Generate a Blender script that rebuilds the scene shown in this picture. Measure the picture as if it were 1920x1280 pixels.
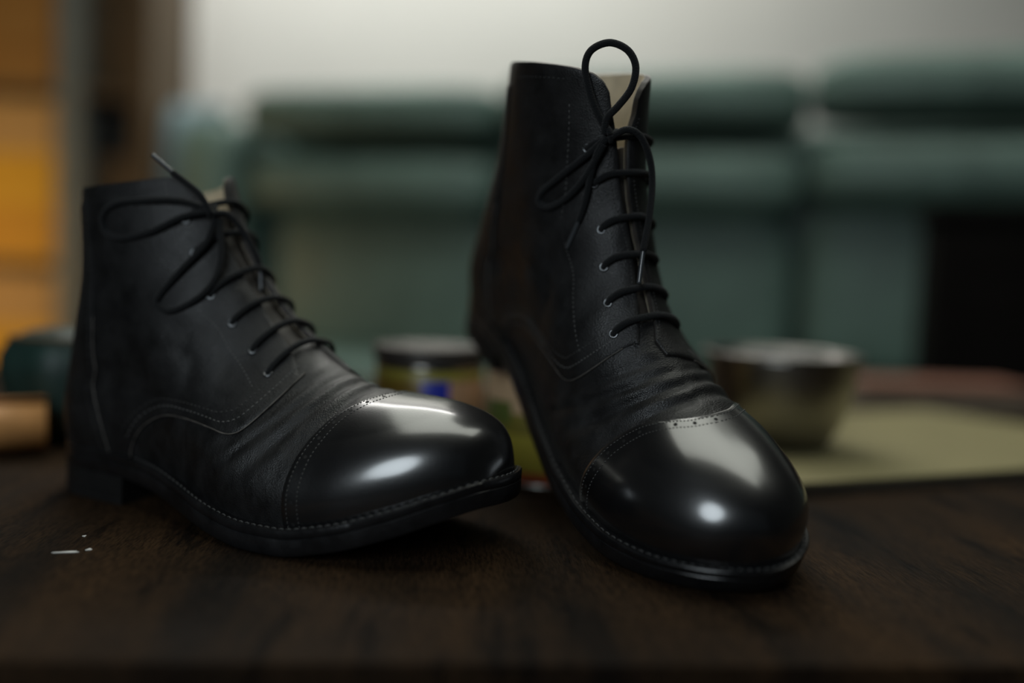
import bpy, bmesh, math, random
import numpy as np
from mathutils import Vector, Matrix
from mathutils.geometry import delaunay_2d_cdt
random.seed(7); rng = np.random.default_rng(7)
for o in list(bpy.data.objects): bpy.data.objects.remove(o)
SC = bpy.context.scene; COL = SC.collection
# All lengths below are in centimetres; the table top is z = 0 and stands TZ above the floor.
U = 0.01; TZ = 42.0
# ---------------------------------------------------------------- camera
cam_d = bpy.data.cameras.new('camera'); cam = bpy.data.objects.new('camera', cam_d); COL.objects.link(cam); SC.camera = cam
CF, CH, CP, CR = 1653.0, 14.37, math.radians(4.61), math.radians(2.41)
cam_d.sensor_width = 36; cam_d.lens = CF / 1920 * 36; cam_d.clip_start = .01; cam_d.clip_end = 60
fw = Vector((0, math.cos(CP), -math.sin(CP))); rt = Vector((1, 0, 0)); up = rt.cross(fw)
r2 = rt * math.cos(CR) + up * math.sin(CR); u2 = -rt * math.sin(CR) + up * math.cos(CR)
M = Matrix((r2, u2, -fw)).transposed().to_4x4(); M.translation = Vector((0, 0, (CH + TZ) * U)); cam.matrix_world = M
cam_d.dof.use_dof = True; cam_d.dof.focus_distance = .443; cam_d.dof.aperture_fstop = 1.22
# ---------------------------------------------------------------- light
SC.view_settings.view_transform = 'Standard'; SC.view_settings.look = 'None'; SC.view_settings.gamma = 1
SC.view_settings.use_curve_mapping = False; SC.view_settings.exposure = 0.0
W = bpy.data.worlds.new('world'); SC.world = W; W.use_nodes = True
W.node_tree.nodes['Background'].inputs[0].default_value = (.75, .9, 1.0, 1); W.node_tree.nodes['Background'].inputs[1].default_value = .02
def area(name, loc, target, sx, sy, power, col, shape='RECTANGLE'):
    d = bpy.data.lights.new(name, 'AREA'); d.shape = shape; d.size = sx * U; d.size_y = sy * U; d.energy = power; d.color = col
    o = bpy.data.objects.new(name, d); COL.objects.link(o); o.location = Vector((loc[0], loc[1], loc[2] + TZ)) * U
    o.rotation_euler = (Vector(target) - Vector(loc)).to_track_quat('-Z', 'Y').to_euler(); return o
area('ceiling_panel_lamp', (-14, 102, 198), (-14, 102, 0), 118, 175, 14.8, (.97, 1.0, .90))        # ceiling panel over table and sofa
area('ceiling_panel_lamp', (94, 64, 198), (94, 64, 0), 97, 99, 7.0, (.97, 1.0, .90))                # second, smaller panel to the right
area('wall_lamp', (-50, 222, 212), (-50, 290, 40), 190, 25, 33.0, (1.0, .985, .94))             # lamp over the sofa, washing the wall
area('window_stand_in', (-38, -54, 52), (0, 60, 5), 50, 62, 4.2, (.84, .94, 1.0), 'ELLIPSE')                # stands in for a window behind the camera, moved close to spare the sofa
area('rack_fill', (-185, 130, 5), (-116, 206, 12), 20, 20, 1.3, (1.0, .66, .30)).data.spread = math.radians(100)               # warm light added to brighten the shoe boxes
# ---------------------------------------------------------------- helpers
def new_obj(name, me, mat=None, parent=None, smooth=True):
    o = bpy.data.objects.new(name, me); COL.objects.link(o)
    if mat: me.materials.append(mat)
    if smooth: me.polygons.foreach_set('use_smooth', [True] * len(me.polygons))
    if parent: o.parent = parent
    return o
def mesh(name, V, F, mat=None, parent=None, smooth=True):
    me = bpy.data.meshes.new(name); me.from_pydata([tuple(float(c) * U for c in v) for v in V], [], [tuple(int(i) for i in f) for f in F]); me.validate(); me.update()
    return new_obj(name, me, mat, parent, smooth)
def from_bm(name, bm, mat=None, parent=None, smooth=False):
    me = bpy.data.meshes.new(name); bm.to_mesh(me); bm.free(); return new_obj(name, me, mat, parent, smooth)
def tag(o, label, cat, group=None, kind=None):
    o['label'] = label; o['category'] = cat
    if group: o['group'] = group
    if kind: o['kind'] = kind
    return o
def struct(o): o['kind'] = 'structure'; return o
def empty(name, loc, rz=0):
    o = bpy.data.objects.new(name, None); COL.objects.link(o); o.location = Vector((loc[0], loc[1], loc[2] + TZ)) * U
    o.rotation_euler = (0, 0, rz); o.empty_display_size = .02; return o
def place(o, loc, rz=0): o.location = Vector((loc[0], loc[1], loc[2] + TZ)) * U; o.rotation_euler = (0, 0, rz); return o
def box_bm(x0, x1, y0, y1, z0, z1, bev=0.0, seg=2):
    bm = bmesh.new(); bmesh.ops.create_cube(bm, size=1)
    for v in bm.verts: v.co = Vector(((x0 + x1) / 2 + v.co.x * (x1 - x0), (y0 + y1) / 2 + v.co.y * (y1 - y0), (z0 + z1) / 2 + v.co.z * (z1 - z0))) * U
    if bev: bmesh.ops.bevel(bm, geom=bm.edges[:], offset=bev * U, segments=seg, profile=.6, affect='EDGES')
    return bm
def box(name, x0, x1, y0, y1, z0, z1, mat, parent=None, bev=0.0, seg=2): return from_bm(name, box_bm(x0, x1, y0, y1, z0, z1, bev, seg), mat, parent, bool(bev) and seg > 2)
def lathe(name, prof, mat, parent=None, n=64, cx=0, cy=0, caps=True):
    V = []; F = []
    for (r, z) in prof:
        for k in range(n): a = 2 * math.pi * k / n; V.append((cx + r * math.cos(a), cy + r * math.sin(a), z))
    for j in range(len(prof) - 1):
        for k in range(n): F.append((j*n + k, j*n + (k+1) % n, (j+1)*n + (k+1) % n, (j+1)*n + k))
    if caps and prof[0][0] > 1e-4: F.append(tuple(reversed(range(n))))
    if caps and prof[-1][0] > 1e-4: F.append(tuple((len(prof)-1)*n + k for k in range(n)))
    o = mesh(name, V, F, mat, parent)
    for p in o.data.polygons:
        if len(p.vertices) > 8: p.use_smooth = False
    return o
def catmull(P, n=8, closed=False):
    P = np.asarray(P, float); m = len(P); out = []
    for i in range(m - 1):
        p0 = P[max(0, i-1)]; p1 = P[i]; p2 = P[i+1]; p3 = P[min(m-1, i+2)]
        for k in range(n):
            t = k / n; out.append(.5 * (2*p1 + (p2-p0)*t + (2*p0 - 5*p1 + 4*p2 - p3)*t*t + (3*p1 - p0 - 3*p2 + p3)*t**3))
    out.append(P[-1]); return np.array(out)
def tube_data(P, r, n=10, cap=True, flat=1.0):
    P = np.asarray(P, float); T = np.gradient(P, axis=0); T /= np.linalg.norm(T, axis=1, keepdims=True) + 1e-12
    ref = np.array([0, 0, 1.]) if abs(T[0][2]) < .9 else np.array([1., 0, 0]); nrm = np.cross(T[0], ref); nrm /= np.linalg.norm(nrm)
    V = []; F = []; rr = np.broadcast_to(r, len(P))
    for i in range(len(P)):
        nrm = nrm - T[i] * (nrm @ T[i]); nrm /= np.linalg.norm(nrm) + 1e-12; b = np.cross(T[i], nrm)
        for k in range(n): a = 2*math.pi*k/n; V.append(P[i] + rr[i] * (math.cos(a) * nrm + flat * math.sin(a) * b))
    for i in range(len(P) - 1):
        for k in range(n): F.append((i*n + k, i*n + (k+1) % n, (i+1)*n + (k+1) % n, (i+1)*n + k))
    if cap: F.append(tuple(reversed(range(n)))); F.append(tuple((len(P)-1)*n + k for k in range(n)))
    return V, F
def join(parts):
    V = []; F = []
    for v, f in parts:
        b = len(V); V.extend(v); F.extend(tuple(i + b for i in q) for q in f)
    return V, F
# ---------------------------------------------------------------- materials
def mat(name, col, rough=.5, metal=0.0, spec=.5, var=0.0, var_scale=8.0, col2=None, bump=0.0, bump_scale=200.0, stretch=(1, 1, 1), rot=(0, 0, 0), coat=0.0, coat_rough=.1, bump2=0.0, bump2_scale=40.0, sheen=0.0, rough_var=0.0, vor=False):
    m = bpy.data.materials.new(name); m.use_nodes = True; N = m.node_tree.nodes; L = m.node_tree.links; b = N['Principled BSDF']
    b.inputs['Base Color'].default_value = (*col, 1); b.inputs['Roughness'].default_value = rough; b.inputs['Metallic'].default_value = metal
    b.inputs['Specular IOR Level'].default_value = spec; b.inputs['Coat Weight'].default_value = coat; b.inputs['Coat Roughness'].default_value = coat_rough
    b.inputs['Sheen Weight'].default_value = sheen
    tc = N.new('ShaderNodeTexCoord'); mp = N.new('ShaderNodeMapping'); mp.inputs['Scale'].default_value = stretch; mp.inputs['Rotation'].default_value = rot
    L.new(tc.outputs['Object'], mp.inputs['Vector'])
    if var or rough_var:
        n = N.new('ShaderNodeTexNoise'); n.inputs['Scale'].default_value = var_scale; n.inputs['Detail'].default_value = 6; n.inputs['Roughness'].default_value = .6
        L.new(mp.outputs[0], n.inputs['Vector'])
        if var:
            r = N.new('ShaderNodeValToRGB'); c2 = col2 or tuple(c * (1 - var) for c in col)
            r.color_ramp.elements[0].position = .35; r.color_ramp.elements[1].position = .68
            r.color_ramp.elements[0].color = (*c2, 1); r.color_ramp.elements[1].color = (*col, 1)
            L.new(n.outputs['Fac'], r.inputs['Fac']); L.new(r.outputs['Color'], b.inputs['Base Color'])
        if rough_var:
            mr = N.new('ShaderNodeMapRange'); mr.inputs['From Min'].default_value = .3; mr.inputs['From Max'].default_value = .7
            mr.inputs['To Min'].default_value = max(.02, rough - rough_var); mr.inputs['To Max'].default_value = min(1, rough + rough_var)
            L.new(n.outputs['Fac'], mr.inputs['Value']); L.new(mr.outputs[0], b.inputs['Roughness'])
    prev = None
    for amt, sc, v in ((bump, bump_scale, vor), (bump2, bump2_scale, False)):
        if not amt: continue
        if v: n = N.new('ShaderNodeTexVoronoi'); n.inputs['Scale'].default_value = sc; out = n.outputs['Distance']
        else: n = N.new('ShaderNodeTexNoise'); n.inputs['Scale'].default_value = sc; n.inputs['Detail'].default_value = 5; out = n.outputs['Fac']
        L.new(mp.outputs[0], n.inputs['Vector'])
        bp = N.new('ShaderNodeBump'); bp.inputs['Strength'].default_value = amt; bp.inputs['Distance'].default_value = .001
        L.new(out, bp.inputs['Height'])
        if prev: L.new(prev, bp.inputs['Normal'])
        prev = bp.outputs[0]
    if prev: L.new(prev, b.inputs['Normal'])
    return m
LEATHER = mat('black_leather', (.015, .015, .0155), .47, spec=.42, var=.5, var_scale=60, bump=.22, bump_scale=1400, vor=True, bump2=.14, bump2_scale=260, rough_var=.10)
VAMPL = mat('creased_black_leather', (.015, .015, .0155), .45, spec=.45, var=.5, var_scale=60, bump=.25, bump_scale=1300, vor=True, bump2=.5, bump2_scale=95, stretch=(1.6, .55, 1.0), rot=(0, .5, .6), rough_var=.12)
CAPL = mat('polished_black_leather', (.007, .007, .008), .36, spec=.6, var=.4, var_scale=50, bump=.05, bump_scale=900, vor=True, bump2=.04, bump2_scale=60, coat=1.0, coat_rough=.19)
CAPL.node_tree.nodes['Principled BSDF'].inputs['Coat IOR'].default_value = 1.9
LINING = mat('cream_lining', (.80, .69, .50), .7, var=.3, var_scale=90, bump=.3, bump_scale=500)
EDGE = mat('worn_leather_edge', (.15, .135, .12), .6, var=.6, var_scale=160)
RIM = mat('dyed_leather_edge', (.05, .042, .036), .6, var=.5, var_scale=220)
TONGUE = mat('tongue_leather', (.055, .047, .04), .55, var=.4, var_scale=80, bump=.4, bump_scale=700)
SOLE = mat('black_sole', (.012, .012, .013), .32, var=.4, var_scale=70, bump=.25, bump_scale=220, rough_var=.08)
HEELM = mat('black_rubber', (.007, .007, .007), .6, var=.4, var_scale=70, bump=.3, bump_scale=300)
THREAD = mat('grey_thread', (.17, .17, .165), .75)
DTHREAD = mat('dark_thread', (.06, .06, .058), .7)
LACE = mat('black_lace', (.005, .006, .007), .85, spec=.3, bump=.9, bump_scale=1500, sheen=.08)
AGLET = mat('aglet_plastic', (.05, .055, .06), .22, spec=.8)
EYELET = mat('eyelet_metal', (.22, .23, .24), .32, metal=1.0, rough_var=.1, var_scale=300)
HOLE = mat('punched_hole', (.004, .004, .004), .8)
def wood_mat():
    m = mat('dark_table_wood', (.05, .027, .012), .74, spec=.10, var=1, var_scale=7, col2=(.012, .0075, .0045), stretch=(3.2, .55, 1), rot=(0, 0, .35), bump=.9, bump_scale=170, bump2=.4, bump2_scale=28, rough_var=.08)
    N = m.node_tree.nodes; L = m.node_tree.links; b = N['Principled BSDF']; src = b.inputs['Base Color'].links[0].from_socket
    mp = [n for n in N if n.type == 'MAPPING'][0]
    def layer(scale, p0, p1, dark, prev):
        n = N.new('ShaderNodeTexNoise'); n.inputs['Scale'].default_value = scale; n.inputs['Detail'].default_value = 8; n.inputs['Roughness'].default_value = .7; L.new(mp.outputs[0], n.inputs['Vector'])
        r = N.new('ShaderNodeValToRGB'); r.color_ramp.elements[0].position = p0; r.color_ramp.elements[1].position = p1; r.color_ramp.elements[0].color = (dark, dark, dark, 1); r.color_ramp.elements[1].color = (1, 1, 1, 1)
        L.new(n.outputs['Fac'], r.inputs['Fac']); x = N.new('ShaderNodeMix'); x.data_type = 'RGBA'; x.blend_type = 'MULTIPLY'; x.inputs['Factor'].default_value = 1
        L.new(prev, x.inputs['A']); L.new(r.outputs['Color'], x.inputs['B']); return x.outputs['Result']
    o = layer(240, .40, .58, .35, src); o = layer(22, .36, .46, .25, o); L.new(o, b.inputs['Base Color']); return m        # open pores, then dark smears and dents
WOOD = wood_mat()
# ---------------------------------------------------------------- boot form (centimetres; x to the toe, z up)
def spline(K, n=400):
    K = np.asarray(K, float); m = len(K)
    s = np.concatenate([[0], np.cumsum(np.linalg.norm(np.diff(K, axis=0), axis=1) ** 0.6)])
    h = np.diff(s); A = np.eye(m); R = np.zeros_like(K)
    for i in range(1, m - 1):
        A[i, i-1] = h[i-1]; A[i, i] = 2 * (h[i-1] + h[i]); A[i, i+1] = h[i]
        R[i] = 6 * ((K[i+1] - K[i]) / h[i] - (K[i] - K[i-1]) / h[i-1])
    M = np.linalg.solve(A, R)
    q = np.linspace(0, s[-1], n); i = np.clip(np.searchsorted(s, q, 'right') - 1, 0, m - 2)
    a = (s[i+1] - q)[:, None]; b = (q - s[i])[:, None]; hh = h[i][:, None]
    return (M[i] * a**3 + M[i+1] * b**3) / (6*hh) + (K[i]/hh - M[i]*hh/6) * a + (K[i+1]/hh - M[i+1]*hh/6) * b
def pch(xk, yk, x):
    xk = np.asarray(xk, float); yk = np.asarray(yk, float); h = np.diff(xk); d = np.diff(yk) / h
    m = np.zeros(len(xk)); m[0] = d[0]; m[-1] = d[-1]
    for i in range(1, len(xk) - 1):
        if d[i-1] * d[i] > 0:
            w1 = 2*h[i] + h[i-1]; w2 = h[i] + 2*h[i-1]; m[i] = (w1 + w2) / (w1/d[i-1] + w2/d[i])
    x = np.clip(np.asarray(x, float), xk[0], xk[-1]); i = np.clip(np.searchsorted(xk, x, 'right') - 1, 0, len(h) - 1)
    t = (x - xk[i]) / h[i]
    return ((1+2*t)*(1-t)**2*yk[i] + t*(1-t)**2*h[i]*m[i] + t*t*(3-2*t)*yk[i+1] + t*t*(t-1)*h[i]*m[i+1])
def sst(a, b, x):
    t = np.clip((np.asarray(x, float) - a) / (b - a), 0, 1); return t*t*(3 - 2*t)
XT, XH = 29.6, 0.4                       # toe tip and heel back of the upper
SOLE_T = 1.25
def zb(x): return pch([-1, 3, 7, 10, 13, 16, 18.5, 20.5, 23, 26, 28.5, 29.7, 31], [1.75, 1.7, 1.6, 1.35, .8, .28, .03, .05, .5, 1.45, 2.5, 2.92, 3.02], x)
def zf(x): return zb(x) + SOLE_T
def zu(x): return zf(x) - .42                 # the upper runs down inside the welt
def wbase(x, tip=.0):
    w = pch([-1, 3, 6, 9, 12, 15, 18, 20.5, 23, 26, 31], [3.1, 3.2, 3.25, 3.35, 3.75, 4.45, 4.95, 5.1, 5.0, 4.75, 4.6], x)
    s = np.clip((XT + tip - x) / (7.0 + tip), 0, 1); return w * np.sqrt(np.maximum(0, 1 - (1 - s) ** 2.1))
FK = [(29.35, 3.95), (29.7, 4.75), (29.45, 5.75), (28.65, 6.65), (27.3, 7.2), (25.5, 7.5), (23.8, 7.6), (22.2, 7.75), (20.5, 8.2),
      (18.7, 9.0), (17.0, 10.1), (15.4, 11.4), (14.0, 13.0), (12.8, 14.8), (11.9, 16.7), (11.35, 18.2), (10.95, 19.6), (10.75, 21.0)]
BK = [(0.4, 2.98), (0.15, 4.2), (0.2, 6.0), (0.65, 8.5), (1.1, 11.0), (1.3, 13.5), (1.2, 16), (1.0, 18.9), (.95, 20.6)]
FK[0] = (XT - .08, float(zu(XT))); FK.insert(1, (XT + .02, float(zf(XT)) + .1)); BK[0] = (XH, float(zu(XH)))
FD = spline(FK, 700); BD = spline(BK, 300)
FA = np.concatenate([[0], np.cumsum(np.linalg.norm(np.diff(FD, axis=0), axis=1))]); LF = 26.2; FA = (FA - .53) / LF; U0 = FA[0]; UM = FA[-1]   # u = 1 at about the collar, UM at the end of the form
xs = np.concatenate([XT - (XT - 24) * np.linspace(0, 1, 120) ** 2, np.linspace(24, XH + 1.0, 300)[1:], XH + 1.0 * np.linspace(1, 0, 60)[1:] ** 2])
xs = np.minimum(xs, XT - .08); ED = np.concatenate([np.stack([xs, zu(xs)], 1), BD[1:]])
EA = np.concatenate([[0], np.cumsum(np.linalg.norm(np.diff(ED, axis=0), axis=1))])
def f_at(x, z): return FA[np.argmin((FD[:, 0] - x) ** 2 + (FD[:, 1] - z) ** 2)]
def e_at(x, z): return EA[np.argmin((ED[:, 0] - x) ** 2 + (ED[:, 1] - z) ** 2)]
KU = [U0, f_at(27.2, 7.2), f_at(22.6, 7.7), f_at(18.5, 9.1), f_at(14.3, 12.6), f_at(12.9, 14.6), f_at(12.1, 16.3), UM]
KE = [0, e_at(26.6, zf(26.6)), e_at(21.4, zf(21.4)), e_at(14.0, zf(14.0)), e_at(4.5, zf(4.5)), e_at(XH, zf(XH)), e_at(.65, 8.5), EA[-1]]
UC = KU[5]; UCAP = KU[2]; UTH = KU[3]
def Fp(u): return np.stack([np.interp(u, FA, FD[:, 0]), np.interp(u, FA, FD[:, 1])], -1)
def Ep(u):
    e = pch(KU, KE, u); return np.stack([np.interp(e, EA, ED[:, 0]), np.interp(e, EA, ED[:, 1])], -1)
def xback(z): return np.interp(z, BD[:, 1], BD[:, 0])
def surf(u, t, med=1.0):
    """u: toe tip 0 .. collar 1 along the crest; t: signed, crest 0, sole edge or back seam +-1 (+ is the y>0 side)"""
    u = np.clip(np.asarray(u, float), U0 + .003, UM); t = np.asarray(t, float)
    side = np.where(t < 0, -1.0, 1.0); a = np.abs(t); over = a > 1; a = np.where(over, 2 - a, a); side = np.where(over, -side, side)
    k = sst(KU[4] - .05, UC + .02, u)
    h = (1 - k) * (1 - np.cos(a * np.pi / 2)) + k * (1 - np.cos(a * np.pi)) / 2
    F = Fp(u); E = Ep(u); P = F + (E - F) * h[..., None]; x = P[..., 0]; z = P[..., 1]
    ch = np.linalg.norm(E - F, axis=-1); n = ch * h
    L0 = pch([0, .12, KU[2], KU[3], KU[4], UC, UM], [9, 6.2, 6.6, 6.2, 5.9, 6.0, 6.2], u); Ln = np.minimum(L0, ch * .97)
    s = np.clip(n / Ln, 0, 1); pw = pch([0, .1, KU[2], KU[3], UM], [2.3, 2.5, 2.3, 2.0, 2.0], u)
    B = np.maximum(0, 1 - (1 - s) ** pw) ** pch([0, .08, .30, .44, UC, UM], [.46, .40, .40, .49, .55, .56], u)
    Lb = pch([2, 6, 10, 21], [3.2, 3.5, 4.2, 5.0], z); A = np.sqrt(np.maximum(0, 1 - (1 - np.clip((x - xback(z)) / Lb, 0, 1)) ** 2))
    wu = pch([0, 5, 8, 11, 14, 17, 21], [4.0, 4.0, 3.8, 3.45, 3.3, 3.35, 3.4], z); wb = wbase(x, .28)
    g = sst(.5, 9.0, z - zf(x)) * (1 - sst(20, 26, x))
    w = wb + (np.minimum(wu, np.maximum(wb, 3.0) + .3) - wb) * g
    bul = .28 * np.sin(np.pi * np.clip((z - zf(x)) / 4.0, 0, 1)) * sst(0, 2.5, x - XH)
    w = w + bul * np.minimum(1, w / 3)
    yc = med * (.55 * sst(19, 29, x) - .30 * np.exp(-((x - 16.5) / 4.5) ** 2) * (1 - sst(3, 9, z)) + .7 * sst(5, 9, z) * np.exp(-((x - 17) / 4.0) ** 2))
    return np.stack([x, side * w * A * B + yc, z], -1)
def normal(u, t, med=1.0):
    e = 2e-3; u = np.clip(np.asarray(u, float), U0 + .006, UM - .003)
    du = surf(u + e, t, med) - surf(u - e, t, med)
    lim = np.where(u < UC, 1.0, 1.3)
    dt = surf(u, np.clip(t + 2*e, -lim, lim), med) - surf(u, np.clip(t - 2*e, -lim, lim), med)
    n = np.cross(dt, du); return n / np.maximum(1e-9, np.linalg.norm(n, axis=-1, keepdims=True))
# ---------------------------------------------------------------- setting
WALL = mat('white_wall_paint', (.78, .78, .74), .8, var=.06, var_scale=3, bump=.2, bump_scale=60)
FLOORM = mat('dark_floor', (.05, .042, .036), .6, var=.4, var_scale=12)
struct(box('floor', -330, 330, -260, 300, -4, 0, FLOORM))
struct(box('wall_back', -330, 330, 290, 300, 0, 265, WALL))
DARKWALL = mat('dark_low_bounce_paint', (.05, .055, .05), .8, var=.1, var_scale=4)  # dark colour stands in for an unlit room and cuts bounce light
struct(box('wall_left', -340, -330, -260, 300, 0, 265, DARKWALL))
struct(box('ceiling', -330, 330, -260, 300, 265, 271, DARKWALL)); struct(box('wall_right', 330, 340, -260, 300, 0, 265, DARKWALL))
# table
tb = empty('work_table', (0, 0, -TZ), math.radians(4.6)); tag(tb, 'dark scratched wooden work table under the boots', 'table')
CTZ = TZ
def tbox(n, *a, **k): return box(n, *a, WOOD, tb, **k)
tbox('table_top', -75, 66, 31.2, 112, TZ - 3.2, TZ, bev=.25)
tbox('apron', -70, 61, 33.6, 36, TZ - 11, TZ - 3.2); tbox('apron', -70, 61, 105, 107.5, TZ - 11, TZ - 3.2)
tbox('apron', -70, -67.5, 36, 105, TZ - 11, TZ - 3.2); tbox('apron', 58.5, 61, 36, 105, TZ - 11, TZ - 3.2)
for xx in (-70, 55):
    for yy in (33.6, 101.5): tbox('leg', xx, xx + 6, yy, yy + 6, 0, TZ - 3.2, bev=.3)
# white paint fleck on the table
FLECK = mat('white_paint', (.75, .75, .72), .6)
def fleck(cx, cy, L, w, rz, label):
    n = 14; V = []; F = []
    for z in (0.0, .03):
        for k in range(n):
            a = 2*math.pi*k/n; r = 1 + .3 * math.sin(3*a + cx) + .2 * math.sin(7*a); V.append((L * r * math.cos(a), w * r * math.sin(a), z))
    F = [tuple(reversed(range(n))), tuple(range(n, 2*n))] + [(k, (k+1) % n, n + (k+1) % n, n + k) for k in range(n)]
    o = mesh('paint_fleck', V, F, FLECK, None, False); place(o, (cx, cy, 0.0), rz); tag(o, label, 'paint fleck', 'white paint flecks on the table')
fleck(-20.9, 41.3, .55, .10, .25, 'long white paint fleck on the table left of the boots')
fleck(-20.1, 41.8, .14, .12, .9, 'round white paint crumb beside the long fleck')
fleck(-21.3, 43.8, .10, .09, 1.9, 'tiny white paint crumb behind the long fleck')
# board
BOARD = mat('kraft_board', (.25, .22, .105), .75, var=.12, var_scale=20, bump=.2, bump_scale=300)
BDARK = mat('shade_toned_board', (.05, .04, .028), .8, var=.3, var_scale=60)  # dark front edge of the board: shade put into the colour
bd = empty('cutting_board', (0, 0, 0)); tag(bd, 'flat olive-tan board on the table under the steel bowl', 'board')
def prism(name, pts, z0, z1, m, parent):
    n = len(pts); V = [(x, y, z0) for x, y in pts] + [(x, y, z1) for x, y in pts]
    return mesh(name, V, [tuple(reversed(range(n))), tuple(range(n, 2*n))] + [(k, (k+1) % n, n + (k+1) % n, n + k) for k in range(n)], m, parent, False)
bpts = [(8.0, 66.5), (14.5, 56.0), (19.7, 58.1), (39.3, 66.1), (60, 74.6), (46, 97)]
bpts = [(12.5, 66.0), (16.4, 56.8), (62, 75.4), (46, 96.6), (20, 86)]
prism('shade_toned_core', [(x * .995 + .1, y * .998 + .1) for x, y in bpts], 0, .82, BDARK, bd); prism('face_sheet', bpts, .82, 1.0, BOARD, bd)
# bowl
STEEL = mat('brushed_steel', (.34, .325, .305), .30, metal=1.0, rough_var=.05, var_scale=30, bump=.12, bump_scale=400, stretch=(1, 1, 12))
bw = empty('steel_bowl', (22.2, 72.2, 1.0)); tag(bw, 'polished steel bowl on the olive board behind the boots', 'bowl')
prof = [(0.0, .12), (3.0, .1), (3.3, 0), (3.6, .1), (4.3, .8), (5.0, 2.1), (5.55, 3.8), (5.9, 5.6), (6.05, 7.1), (6.1, 7.35), (6.42, 7.42), (6.48, 7.52), (6.4, 7.62), (6.05, 7.6), (5.9, 7.3), (5.75, 5.7), (5.4, 3.9), (4.85, 2.2), (4.1, .95), (3.2, .4), (0.0, .35)]
lathe('bowl_shell', prof[:10] + prof[14:], STEEL, bw, 72); lathe('rim', [(6.0, 7.3), (6.12, 7.33), (6.42, 7.42), (6.5, 7.54), (6.4, 7.64), (6.05, 7.62), (5.88, 7.4), (6.0, 7.3)], STEEL, bw, 72, caps=False)
NAVY = mat('navy_cloth', (.012, .014, .06), .8, var=.5, var_scale=60, sheen=.0, spec=.1, bump=.6, bump_scale=300)
V = []; F = []; nr_, na = 14, 48
for i in range(nr_ + 1):
    for k in range(na):
        a = 2*math.pi*k/na; q = i / nr_; r = 5.5 * q * (1 - .03 * math.sin(5 * a)); V.append((r * math.cos(a), r * math.sin(a), 6.95 + .2 * math.sin(3*a + 4*q) * q + .2 * math.sin(5*a - 9*q) * q - .25 * q * q))
for i in range(nr_):
    for k in range(na): F.append((i*na + k, i*na + (k+1) % na, (i+1)*na + (k+1) % na, (i+1)*na + k))
b0 = len(V)
for k in range(na): a = 2*math.pi*k/na; V.append((4.3 * math.cos(a), 4.3 * math.sin(a), 2.6))
for k in range(na): F.append((nr_*na + k, nr_*na + (k+1) % na, b0 + (k+1) % na, b0 + k))
F.append(tuple(b0 + k for k in reversed(range(na))))
cl = mesh('polishing_cloth', V, F, NAVY); place(cl, (22.2, 72.2, 1.0)); tag(cl, 'crumpled navy cloth filling the steel bowl', 'cloth')
# tins
TINM = mat('tinplate', (.55, .53, .48), .22, metal=1.0, rough_var=.08, var_scale=40)
TDARK = mat('dark_tin_lid', (.07, .065, .06), .4, var=.3, var_scale=40)
LIDM = mat('worn_tin_lid', (.07, .062, .055), .42, metal=.35, rough_var=.1, var_scale=40)
def label_mat(name, zones, z0, z1):
    """printed tin label: horizontal colour bands with patches around the tin"""
    m = bpy.data.materials.new(name); m.use_nodes = True; N = m.node_tree.nodes; L = m.node_tree.links; b = N['Principled BSDF']; b.inputs['Roughness'].default_value = .35
    tc = N.new('ShaderNodeTexCoord'); sp = N.new('ShaderNodeSeparateXYZ'); L.new(tc.outputs['Object'], sp.inputs[0])
    mr = N.new('ShaderNodeMapRange'); mr.inputs['From Min'].default_value = z0 * U; mr.inputs['From Max'].default_value = z1 * U; L.new(sp.outputs['Z'], mr.inputs['Value'])
    r = N.new('ShaderNodeValToRGB'); r.color_ramp.interpolation = 'CONSTANT'
    for k, (p, c) in enumerate(zones[0]):
        e = r.color_ramp.elements[k] if k < 2 else r.color_ramp.elements.new(p); e.position = p; e.color = (*c, 1)
    L.new(mr.outputs[0], r.inputs['Fac']); prev = r.outputs['Color']
    at = N.new('ShaderNodeMath'); at.operation = 'ARCTAN2'; L.new(sp.outputs['Y'], at.inputs[0]); L.new(sp.outputs['X'], at.inputs[1])
    for (a0, a1, p0, p1, c) in zones[1]:
        ms = []
        for sock, lo, hi in ((at.outputs[0], a0, a1), (mr.outputs[0], p0, p1)):
            g = N.new('ShaderNodeMath'); g.operation = 'GREATER_THAN'; g.inputs[1].default_value = lo; L.new(sock, g.inputs[0])
            l = N.new('ShaderNodeMath'); l.operation = 'LESS_THAN'; l.inputs[1].default_value = hi; L.new(sock, l.inputs[0])
            x = N.new('ShaderNodeMath'); x.operation = 'MULTIPLY'; L.new(g.outputs[0], x.inputs[0]); L.new(l.outputs[0], x.inputs[1]); ms.append(x.outputs[0])
        x = N.new('ShaderNodeMath'); x.operation = 'MULTIPLY'; L.new(ms[0], x.inputs[0]); L.new(ms[1], x.inputs[1])
        mx = N.new('ShaderNodeMix'); mx.data_type = 'RGBA'; L.new(x.outputs[0], mx.inputs['Factor']); L.new(prev, mx.inputs['A']); mx.inputs['B'].default_value = (*c, 1); prev = mx.outputs['Result']
    L.new(prev, b.inputs['Base Color']); return m
LAB1 = label_mat('amber_label', ([(0, (.20, .13, .02)), (.62, (.20, .13, .02)), (.91, (.34, .30, .05))], [(-1.62, -1.12, .60, .90, (.025, .04, .42)), (-1.12, .6, .1, .90, (.50, .30, .17))]), .3, 6.9)
LAB2 = label_mat('yellow_label', ([(0, (.45, .10, .04)), (.10, (.40, .34, .05)), (.42, (.20, .17, .03)), (.60, (.50, .34, .2))], [(-2.9, -2.2, .5, .7, (.10, .13, .03))]), .2, 7.9)
t1 = empty('polish_tin', (-6.1, 66.2, 0)); tag(t1, 'amber shoe-polish tin with blue patch and steel rim between the boots', 'tin')
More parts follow.
